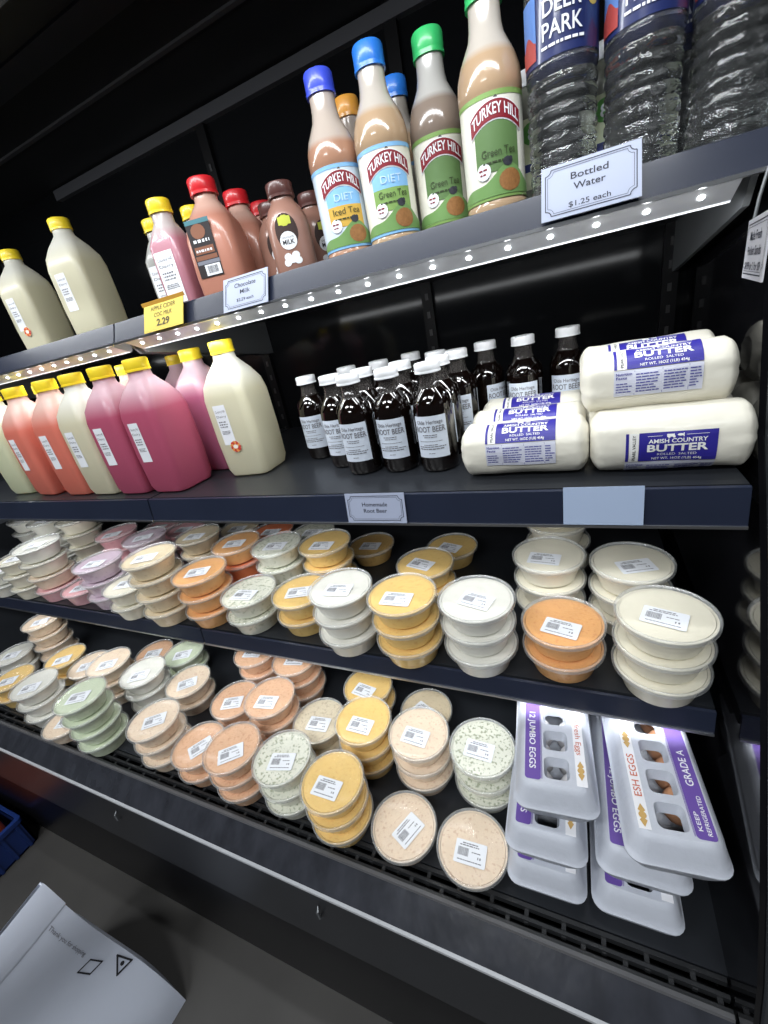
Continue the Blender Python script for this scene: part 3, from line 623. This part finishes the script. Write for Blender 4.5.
# ------------------------------------------------------------------ butter rolls
wrap = mat('butter_paper', lin(226, 222, 208), .40, coat=.1, bump=.8, bscale=24, var=.05, vscale=25)
bblue = mat('butter_blue', lin(46, 40, 140), .42); bcream = mat('butter_print_paper', lin(236, 236, 232), .45); bink = mat('butter_blue_ink', lin(70, 70, 150), .5)
def roll(label, x, y, z, seed, L=.154, r=.0355, turn=0., lab=0., mode='top'):
    rnd = random.Random(seed); n = 48; px = [rnd.uniform(0, 6) for _ in range(6)]
    def rad(a, xx):
        e = abs(xx)/(L/2)
        base = r*(1-.035*math.cos(4*a))*(1-.30*max(0, e-.86)/.14*max(0, e-.86)/.14)
        return base*(1+.012*math.sin(3*a+px[0]+xx*30)+.008*math.sin(7*a+px[1]-xx*60)+.030*e**6*math.sin(9*a+px[2])+.016*e**3*math.sin(15*a+px[3]+xx*20)+.010*math.sin(5*a+px[4]+xx*90))
    def pt(a, xx, off=0):
        q = rad(a, xx)+off
        # slightly squashed round section, resting flat
        return (xx, -q*math.cos(a)*1.04, max(-r*.965, q*math.sin(a)*.985))
    xs = [-L/2*k for k in (1, .985, .96, .92, .88, .8, .7, .6, .5, .4, .3, .2, .1, 0)]; xs = xs+[-v for v in reversed(xs[:-1])]
    t = thing('butter_roll', label, 'butter', (x, y, z+r*.965+EPS), turn, 'paper-wrapped butter rolls')
    rings = [[pt(2*math.pi*j/n, xx) for j in range(n)] for xx in xs]
    # pinched, folded ends
    e0 = [[(-L/2+d, p[1]*k+.001*math.sin(j*1.7), p[2]*k) for j, p in enumerate(rings[0])] for k, d in ((.80, -.002), (.55, .002), (.2, .001))]
    e1 = [[(L/2-d, p[1]*k+.001*math.sin(j*1.3), p[2]*k) for j, p in enumerate(rings[-1])] for k, d in ((.80, -.002), (.55, .002), (.2, .001))]
    ob('wrapper', G().loft(list(reversed(e0))+rings+e1).mesh('wrapper', wrap, 40), t)
    # print wraps round: u along the roll, v is arc length round it, 0 facing the shopper
    def fn(off): return lambda u_, v_: pt((v_+lab)/r, u_, off)
    A, B_, D_ = fn(.0011), fn(.0016), fn(.0021)
    def sheet(nm, u0, u1, v0, v1, m, f_, par):
        g = G(); nv = 8
        for k in range(nv): band(g, u0, u1, v0+(v1-v0)*k/nv, v0+(v1-v0)*(k+1)/nv, f_, 12)
        return ob(nm, g.mesh(nm, m), par)
    if mode == 'none': return t
    b = sheet('blue_label', -.030, .042, .004, .038, bblue, A, t)
    g = G(); lettering(g, 'BUTTER', .006, .0165, .056, .0082, B_, .03); lettering(g, 'AMISH COUNTRY', .006, .0262, .054, .0045, B_, .02)
    lettering(g, 'ROLLED  SALTED', .006, .0115, .036, .0028, B_); lettering(g, 'NET WT. 16OZ (1LB) 454g', .006, .0062, .046, .0030, B_, .01)
    band(g, -.004, .003, .0325, .0355, B_, 2); disc(g, -.002, .0325, .0013, .0013, B_, 8); disc(g, .0025, .0325, .0013, .0013, B_, 8); disc(g, .0085, .0342, .003, .0013, B_, 8); band(g, .011, .0118, .032, .036, B_, 1); band(g, -.022, -.008, .0338, .0342, B_, 2); band(g, .014, .034, .0338, .0342, B_, 2)
    ob('lettering', g.mesh('lettering', bcream, 0), b)
    s_ = sheet('side_strip', -.0395, -.0305, .004, .038, bcream, A, t)
    g = G(); vs, f_, _ = text_geo('PEARL VALLEY', .01); g.add([B_(-.0333-b_*.0032, .021+a_*.030) for a_, b_ in vs], f_); ob('lettering', g.mesh('lettering', ink, 0), s_)
    sheet('blue_bar', -.0430, -.0400, .004, .038, bblue, A, t)
    p = sheet('facts_panel', -.043, .042, -.026, .003, mat('facts_paper', lin(206, 208, 222), .5), A, t)
    g = G(); rr_ = random.Random(seed)
    lettering(g, 'Nutrition', -.033, -.0025, .016, .0030, B_, .02); lettering(g, 'Facts', -.0355, -.0065, .011, .0030, B_, .02)
    for k in range(7):
        for (a, b2) in ((-.021, .003), (.006, .028), (.030, .041)): dashes(g, a, b2, -.003-k*.0031, .0012, B_, rr_, 0, .002, .007)
    for k in range(4): dashes(g, -.041, -.025, -.012-k*.0031, .0011, B_, rr_, 0, .002, .006)
    for a in (-.0225, .0045, .029): band(g, a, a+.0004, -.025, .002, B_, 1)
    ob('facts_print', g.mesh('facts_print', bink, 0), p)
    return t
ya = .568
roll('paper-wrapped butter roll in front at left, nutrition print facing out', -.069, ya, Z2, 1, lab=.012)
roll('paper-wrapped butter roll second in the left row', -.071, ya+.076, Z2, 2, lab=.018)
roll('paper-wrapped butter roll third in the left row, touching the root beer', -.069, ya+.151, Z2, 3, lab=.020)
roll('large butter roll front right on the shelf, logo low on its front', .0905, ya-.002, Z2, 4, r=.0372, lab=-.022)
roll('butter roll behind the front right one, under the top pair', .090, ya+.0745, Z2, 5, r=.0362, lab=.016)
roll('butter roll hindmost of the right bottom row', .088, ya+.149, Z2, 6, r=.0362, mode='none')
roll('butter roll lying on top in front of the right pile', .079, ya+.034, Z2+.0640, 7, L=.150, r=.0362, lab=.014)
roll('butter roll lying on top at the back of the right pile', .077, ya+.110, Z2+.0645, 8, L=.150, r=.0362, lab=.012)

# ------------------------------------------------------------------ signs
blueink = mat('sign_ink', lin(44, 46, 60), .6)
sleevem = clear('sign_sleeve', .06, rough=.08)
def sign(label, x0, x1, z0, z1, y, tilt, lines, border=True, board=None, rz=0., name='price_sign', holder=True):
    w_ = x1-x0; h_ = z1-z0
    t = thing(name, label, 'sign', ((x0+x1)/2, y, (z0+z1)/2), rot=(tilt, 0, rz))
    ob('card', G().box((-w_/2, -.0006, -h_/2), (w_/2, .0006, h_/2)).mesh('card', board or mat('sign_card', lin(166, 174, 196), .5), 0), t)
    if False: ob('clear_sleeve', G().box((-w_/2-.003, -.0016, -h_/2-.002), (w_/2+.003, -.0012, h_/2+.001)).mesh('clear_sleeve', sleevem, 0), t)
    f = flatY(-.0009)
    if border:
        g = G()
        for m_, tk in ((.004, .0009), (.0062, .0004)):
            c_ = .0055
            P = []
            W, H = w_/2-m_, h_/2-m_
            for sx, sz in ((1, 1), (-1, 1), (-1, -1), (1, -1)):
                arc = [(sx*(W-c_*math.sin(math.radians(q))), sz*(H-c_*math.cos(math.radians(q)))) for q in (0, 22, 45, 68, 90)]
                P += arc if sx*sz > 0 else arc[::-1]
            n_ = len(P)
            for i in range(n_):
                a = Vector(P[i]); b = Vector(P[(i+1) % n_]); d = (b-a)
                if d.length < 1e-6: continue
                q = Vector((-d.y, d.x)).normalized()*tk/2
                g.add([f(*(a+q)), f(*(b+q)), f(*(b-q)), f(*(a-q))], [(0, 1, 2, 3)])
        ob('border', g.mesh('border', blueink, 0), t)
    g = G()
    for s_, v, wd, hh, bo in lines: lettering(g, s_, 0, v, wd, hh, f, bo)
    if lines: ob('lettering', g.mesh('lettering', blueink, 0), t)
    return t
# on the tilted top rail
tl = -math.atan2(.015, .0315)
sign('white bordered Bottled Water price sign clipped to the top shelf rail', -.036, .054, ZC+.0610, ZC+.1160, .5640, tl, (('Bottled', .0085, .034, .0070, .01), ('Water', -.0025, .029, .0070, .01), ('$1.25 each', -.0190, .038, .0055, .008)))
sign('white bordered Chocolate Milk price sign clipped to the top shelf rail', -.484, -.400, ZC+.058, ZC+.1070, .5640, tl, (('Chocolate', .0075, .040, .0065, .006), ('Milk', -.0025, .019, .0065, .006), ('$2.29 each', -.0130, .032, .0045, .006)))
ys = thing('handwritten_sign', 'yellow handwritten cider price note taped to the top shelf rail', 'sign', (-.612, .5600, ZC+.083), rot=(tl, 0, 0))
ybm = mat('yellow_note', lin(206, 184, 74), .55, var=.1, vscale=12)
ob('card', G().box((-.046, -.0006, -.024), (.046, .0006, .020)).mesh('card', ybm, 0), ys)
ob('folded_top', G().profile_x([(-.0006, .0195), (-.004, .024), (-.003, .025), (.0006, .0205)], -.049, .049).mesh('folded_top', mat('yellow_note_orange', lin(200, 150, 60), .55), 0), ys)
g = G(); lettering(g, 'APPLE CIDER', 0, .0095, .058, .0070, flatY(-.0010)); lettering(g, 'COC MILK', 0, -.0015, .042, .0070, flatY(-.0010)); lettering(g, '2.29', 0, -.0165, .030, .0110, flatY(-.0010), .03)
ob('lettering', g.mesh('lettering', mat('marker_ink', lin(70, 60, 34), .6), 0), ys)
t2 = -math.atan2(.006, .0415)
sign('white bordered Homemade Root Beer sign on the middle shelf rail', -.314, -.220, ZC-.2565, ZC-.2120, .4885, t2, (('Homemade', .0030, .040, .0060, .01), ('Root Beer', -.0065, .037, .0060, .01)))
sign('blank pale blue card on the middle shelf rail under the butter', -.018, .064, ZC-.2560, ZC-.2105, .4885, t2, (), border=False, board=mat('blank_card', lin(166, 182, 208), .4, coat=.3))
# sign hung on the end panel, seen at a slant at the right edge
P0 = Vector((.141, .555)); Pn = Vector((.1195, .424)); d_ = P0-Pn
sg = sign('white Made Fresh sandwiches sign hanging at the right end panel', -.0665, .0665, ZC-.024, ZC+.022, .0, 0, (('Made Fresh', .0065, .072, .0068, .012), ('Pocket Sands', -.0045, .084, .0068, .012), ('$4.99 or 2 for $9', -.0155, .100, .0060, .012)), board=mat('sign_white', lin(214, 214, 220), .45))
sg.location = ((P0.x+Pn.x)/2, (P0.y+Pn.y)/2, ZC-.001); sg.rotation_euler = (0, 0, math.atan2(-d_.y, -d_.x))
ob('hanger', G().tube([(-.060, .002, .021), (-.062, .004, .040), (-.0665, .008, .062)], .0014).mesh('hanger', steel), sg)

# ------------------------------------------------------------------ egg cartons
pulp = mat('carton_grey', lin(190, 194, 204), .5, bump=.15, bscale=120, var=.06, vscale=40)
purple = mat('carton_purple', lin(104, 78, 158), .5); cwhite = mat('carton_white_print', lin(232, 232, 236), .5); cred = mat('carton_red_ink', lin(196, 104, 78), .55); cgold = mat('carton_gold', lin(196, 160, 96), .55)
CL, CW, CH = .292, .112, .069
HX, HY = CW/2, CL/2
def ring(z, inset, rad): return rrect(HX-inset, HY-inset, rad, z, 5)
lidc = G().loft([ring(.030, .0005, .018), ring(.033, .000, .018), ring(.036, .0030, .018), ring(.039, .0048, .018), ring(.042, .0030, .018), ring(.046, .0050, .018), ring(.061, .0085, .018), ring(.0665, .0125, .016), ring(.0685, .0155, .015)], False, False)
top = [(p[0], p[1]) for p in ring(.0685, .0155, .015)]
WIN = [-.1075+.043*k for k in range(6)]
holes = [[(q[0]+.003, q[1]+wy) for q in rrect(.0165, .0160, .007, 0, 3)] for wy in WIN]
polys = [[Vector((x, y, 0)) for x, y in top]]+[[Vector((x, y, 0)) for x, y in reversed(h_)] for h_ in holes]
flat = [p for q in polys for p in q]
tr = tessellate_polygon(polys)
def up(t_):
    a, b, c = (flat[i] for i in t_)
    return t_ if (b-a).cross(c-a).z > 0 else (t_[0], t_[2], t_[1])
lidc.add([(p.x, p.y, .0685) for p in flat], [up(t_) for t_ in tr])
for h_ in holes:
    cx_ = sum(p[0] for p in h_)/len(h_); cy_ = sum(p[1] for p in h_)/len(h_)
    lidc.loft([[(x, y, .0685) for x, y in h_], [(cx_+(x-cx_)*.80, cy_+(y-cy_)*.78, .054) for x, y in h_]][::-1], False, False)
lidc_me = lidc.mesh('lid', pulp, 40)
# tray with scalloped egg cups
cups = [ring(.030, .0005, .018), ring(.028, .001, .018), ring(.018, .0055, .016)]
tray = G(); tray.loft([[(x*(1-.02*math.sin(abs(y)*146)**2), y, z_) for x, y, z_ in r_] for r_ in [ring(0, .016, .014), ring(.004, .012, .015), ring(.018, .0055, .016), ring(.0285, .001, .018)]], True, False)
tray_me = tray.mesh('tray', pulp, 40)
dark_me = G()
dish = mat('carton_shadow_pulp', lin(96, 98, 108), .7)
def carton(label, x, y, z, rz, full=True, eggs=None):
    """x, y is the middle of the front edge; long side runs back from it"""
    a = math.radians(rz); cx_ = x-math.sin(a)*HY*1; cy_ = y+math.cos(a)*HY
    return cx_, cy_
def carton_build(label, x, y, z, rz, flip=False, windows='pale', tilt=0.):
    a = math.radians(rz); cx_ = x-math.sin(a)*HY; cy_ = y+math.cos(a)*HY
    t = thing('egg_carton', label, 'egg carton', (cx_, cy_, z+EPS), a+(math.pi if flip else 0), 'egg cartons'); t.scale = (1, 1, 1.08)
    ob('tray', tray_me, t); ob('lid', lidc_me, t)
    f0, f1 = flatZ(.0689), flatZ(.0693)
    g = G(); g.loft([[(x_, y_, .0688) for x_, y_, _ in rrect(.0105, HY-.018, .004, 0, 3)], [(x_, y_, .0690) for x_, y_, _ in rrect(.0105, HY-.018, .004, 0, 3)]])
    p = ob('purple_strip', g.mesh('purple_strip', purple, 0), t, (-.0285, 0, 0))
    g = G()
    # text runs along -Y of the carton, i.e. towards its far end in the carton's own frame
    def along(u_, v_): return (v_, -u_, .0694)
    for wd_, u_, v_, w2, h2, bo in (('KEEP', -.108, .0020, .022, .0046, .01), ('REFRIGERATED', -.100, -.0062, .046, .0046, .01), ('GRADE A', -.040, -.0044, .050, .0088, .012), ('12 JUMBO EGGS', .066, -.0044, .094, .0088, .012)):
        g = G(); lettering(g, wd_, u_, v_, w2, h2, along, bo); ob('lettering', g.mesh('lettering', cwhite, 0), p)
    g = G(); band(g, .0275, .0410, -HY+.018, HY-.018, f0, 4); r_ = ob('white_strip', g.mesh('white_strip', cwhite, 0), t)
    g = G()
    def al2(u_, v_): return (.0342+v_, -u_, .0694)
    for wd_, u_, v_, w2, h2, bo in (('ESH EGGS', -.060, -.0042, .058, .0086, .008), ('be fresh Eggs', .050, -.0035, .066, .0075, .0)):
        g = G(); lettering(g, wd_, u_, v_, w2, h2, al2, bo); ob('red_lettering', g.mesh('red_lettering', cred, 0), r_)
    g = G()
    for c_ in (-.112, -.008, .106):
        g = G()
        for q in (-1, 1): g.add([(.0342, -c_+q*.002, .0694), (.0300, -c_+q*.006, .0694), (.0342, -c_+q*.014, .0694), (.0384, -c_+q*.006, .0694)], [(0, 1, 2, 3)])
        disc(g, .0342, -c_, .0045, .0045, flatZ(.0695), 10)
        ob('gold_emblem', g.mesh('gold_emblem', cgold, 0), r_)
    g = G()
    for c_ in (-.0175, -.0165): band(g, c_, c_+.0005, -HY+.02, HY-.02, f0, 1)
    ob('purple_line', g.mesh('purple_line', purple, 0), t)
    g = G(); dashes(g, -.022, .012, .0465, .0045, lambda u_, v_: (u_, -HY+.0062+(v_-.040)*.22-.0005, v_), random.Random(4), 0, .002, .005); ob('stamped_code', g.mesh('stamped_code', mat('stamp_ink', lin(140, 146, 160), .6), 0), t)
    g = G(); band(g, .022, .036, .0435, .0505, lambda u_, v_: (u_, -HY+.0058+(v_-.040)*.22-.0005, v_), 2); ob('date_sticker', g.mesh('date_sticker', mat('sticker_grey', lin(204, 210, 218), .5), 0), t)
    return t
CHP = .0752
zs = [ZD+k*CHP for k in range(3)]
carton_build('grey egg carton at the bottom of the left stack', -.047, .342, zs[0], 1)
carton_build('grey egg carton in the middle of the left stack', -.046, .350, zs[1], 1.5)
cA = carton_build('grey egg carton on top of the left stack, purple strip on its left', -.030, .372, zs[2], 5)
carton_build('grey egg carton at the bottom of the right stack', .070, .346, zs[0], 0.5)
carton_build('grey egg carton in the middle of the right stack, jumbo print showing', .075, .358, zs[1], 1)
cB = carton_build('grey egg carton on top of the right stack, brown eggs in its windows', .1065, .346, zs[2], 5.5, flip=True)
egg_g = G(); rings = []
for i in range(1, 12):
    a = math.pi*i/12; zz = -math.cos(a); rings.append([(.0205*math.sin(a)*(1-.12*zz)*math.cos(2*math.pi*j/20), .0205*math.sin(a)*(1-.12*zz)*math.sin(2*math.pi*j/20), .0275*zz) for j in range(20)])
egg_g.loft(rings)
egg_b = egg_g.mesh('egg', mat('brown_egg', lin(206, 150, 112), .5, bump=.05, bscale=300, var=.06, vscale=60)); egg_w = egg_g.mesh('egg', mat('pale_egg', lin(206, 204, 206), .5, var=.05, vscale=60))

# ------------------------------------------------------------------ floor things: paper bag and crate
bagm = mat('bag_paper', lin(200, 206, 220), .65, bump=.35, bscale=9, var=.06, vscale=6)
bx0, bx1, by0, by1, bh = -1.150, -.968, -.215, .095, .432
bag = thing('paper_bag', 'white paper carrier bag with black printed recycling symbols on the floor', 'bag', ((bx0+bx1)/2, (by0+by1)/2, .001))
hx, hy = (bx1-bx0)/2, (by1-by0)/2
def bagp(x, y, z): 
    k = (bh-z)/bh; s_ = 1 if x > 0 else max(0, 1-k)**1.6
    if x < hx: x = hx-(hx-x)*(1-.96*(max(0, 1-k))**1.6)
    return (x+s_*(.135*k+.016*math.sin(z*19+y*8))*1.0, y+.010*math.sin(z*14)*(1 if abs(x) < hx*.9 else .4)+.02*k*(1 if y > 0 else 0), z)
def bring(z, ins=0.0):
    out = []
    for (sx, sy, ex, ey) in ((-1, -1, 1, -1), (1, -1, 1, 1), (1, 1, -1, 1), (-1, 1, -1, -1)):
        for i in range(10):
            q = i/10; out.append(bagp((sx+(ex-sx)*q)*(hx-ins), (sy+(ey-sy)*q)*(hy-ins), z))
    return out
nz = 14
g = G(); g.loft([bring(bh*i/nz) for i in range(nz+1)]+[bring(bh, .003)]+[bring(bh*i/nz, .003) for i in range(nz-1, 0, -1)], True, True)
ob('body', g.mesh('body', bagm, 50), bag)
g = G(); g.loft([bring(bh-.055, -.0008), bring(bh-.052, -.0018), bring(bh-.004, -.0018), bring(bh+.0005, -.0008)], False, False); ob('folded_rim', g.mesh('folded_rim', bagm, 50), bag)
def bf(off): # print surface: u down the bag from its rim, v across towards the far edge
    def f(u_, v_):
        p = bagp(hx, v_, bh-u_); return (p[0]+off, p[1], p[2])
    return f
g = G(); F_ = bf(.002)
vs, fs, _ = text_geo('Thank you for shopping', .004); g.add([F_(.115+a_*.115, .117+b_*.007) for a_, b_ in vs], fs); ob('thank_you_print', g.mesh('thank_you_print', greyink, 0), bag)
def outline(g, pts, tk):
    n_ = len(pts)
    for i in range(n_):
        a = Vector(pts[i]); b = Vector(pts[(i+1) % n_]); d = (b-a).normalized(); q = Vector((-d.y, d.x))*tk; e = d*tk
        g.add([F_(*(a-e+q)), F_(*(b+e+q)), F_(*(b+e-q)), F_(*(a-e-q))], [(0, 1, 2, 3)])
g = G(); outline(g, [(.188, .096), (.216, .102), (.222, .124), (.194, .118)], .0013)
outline(g, [(.268, .120), (.278, .148), (.244, .142)], .0016); disc(g, .264, .137, .004, .004, F_, 10)
ob('recycling_symbols', g.mesh('recycling_symbols', ink, 0), bag)
crm = mat('crate_blue', lin(26, 48, 104), .35, coat=.2)
cr = thing('plastic_crate', 'dark blue plastic crate on the floor at the left edge', 'crate', (-1.800, .030, .001))
g = G(); hw, hd, hh = .185, .185, .115
for (x0_, x1_, y0_, y1_) in ((-hw, hw, -hd, -hd+.006), (-hw, hw, hd-.006, hd), (-hw, -hw+.006, -hd, hd), (hw-.006, hw, -hd, hd)): g.box((x0_, y0_, 0), (x1_, y1_, hh))
g.box((-hw, -hd, 0), (hw, hd, .005)); ob('body', g.mesh('body', crm, 0), cr)
ob('rim', G().loft([rrect(hw+.008, hd+.004, .01, hh-.012, 3), rrect(hw+.008, hd+.004, .01, hh+.003, 3), rrect(hw-.006, hd-.006, .01, hh+.003, 3), rrect(hw-.006, hd-.006, .01, hh-.012, 3)], False, False).mesh('rim', crm, 0), cr)
for k in range(9): ob('rib', G().box((hw, -hd+.02+k*.041, .002), (hw+.005, -hd+.028+k*.041, hh-.012)).mesh('rib', crm, 0), cr)
rc = thing('red_package', 'orange-red package lying in the blue crate', 'package', (-1.80, .03, .0075))
ob('body', sq_body([(0, .150, .150, .03), (.02, .165, .160, .04), (.10, .165, .160, .05), (.150, .14, .14, .05), (.160, .11, .11, .05)]).mesh('body', mat('package_red', lin(150, 62, 34), .45, bump=.3, bscale=20, var=.3, vscale=14), 50), rc)
ob('seam', G().box((-.006, -.11, .158), (.006, .11, .166)).mesh('seam', mat('package_seam', lin(176, 90, 50), .5), 0), rc)
# eggs seen through the carton windows
for cart, me_, cnm, side, wins in ((cB, egg_b, 'brown', (-1,), (1, 2, 3, 4)), (cA, egg_w, 'pale', (1, -1), (1, 2, 3))):
    for wi in wins:
        for sd in side:
            mw = Matrix.Translation(cart.location) @ Matrix.Rotation(cart.rotation_euler.z, 4, 'Z')
            p = mw @ Vector((.003+sd*.0225, WIN[wi if cart is cB else wi-1+0], .0325))
            e = ob('egg', me_, None, p)
            num = ['nearest', 'second', 'third', 'fourth'][(wi-1)]
            tag(e, f'{cnm} egg in the {num} window from the front{"" if len(side) == 1 else (", left half" if sd < 0 else ", right half")}, {"right" if cart is cB else "left"} carton', 'egg', 'eggs in the top cartons')
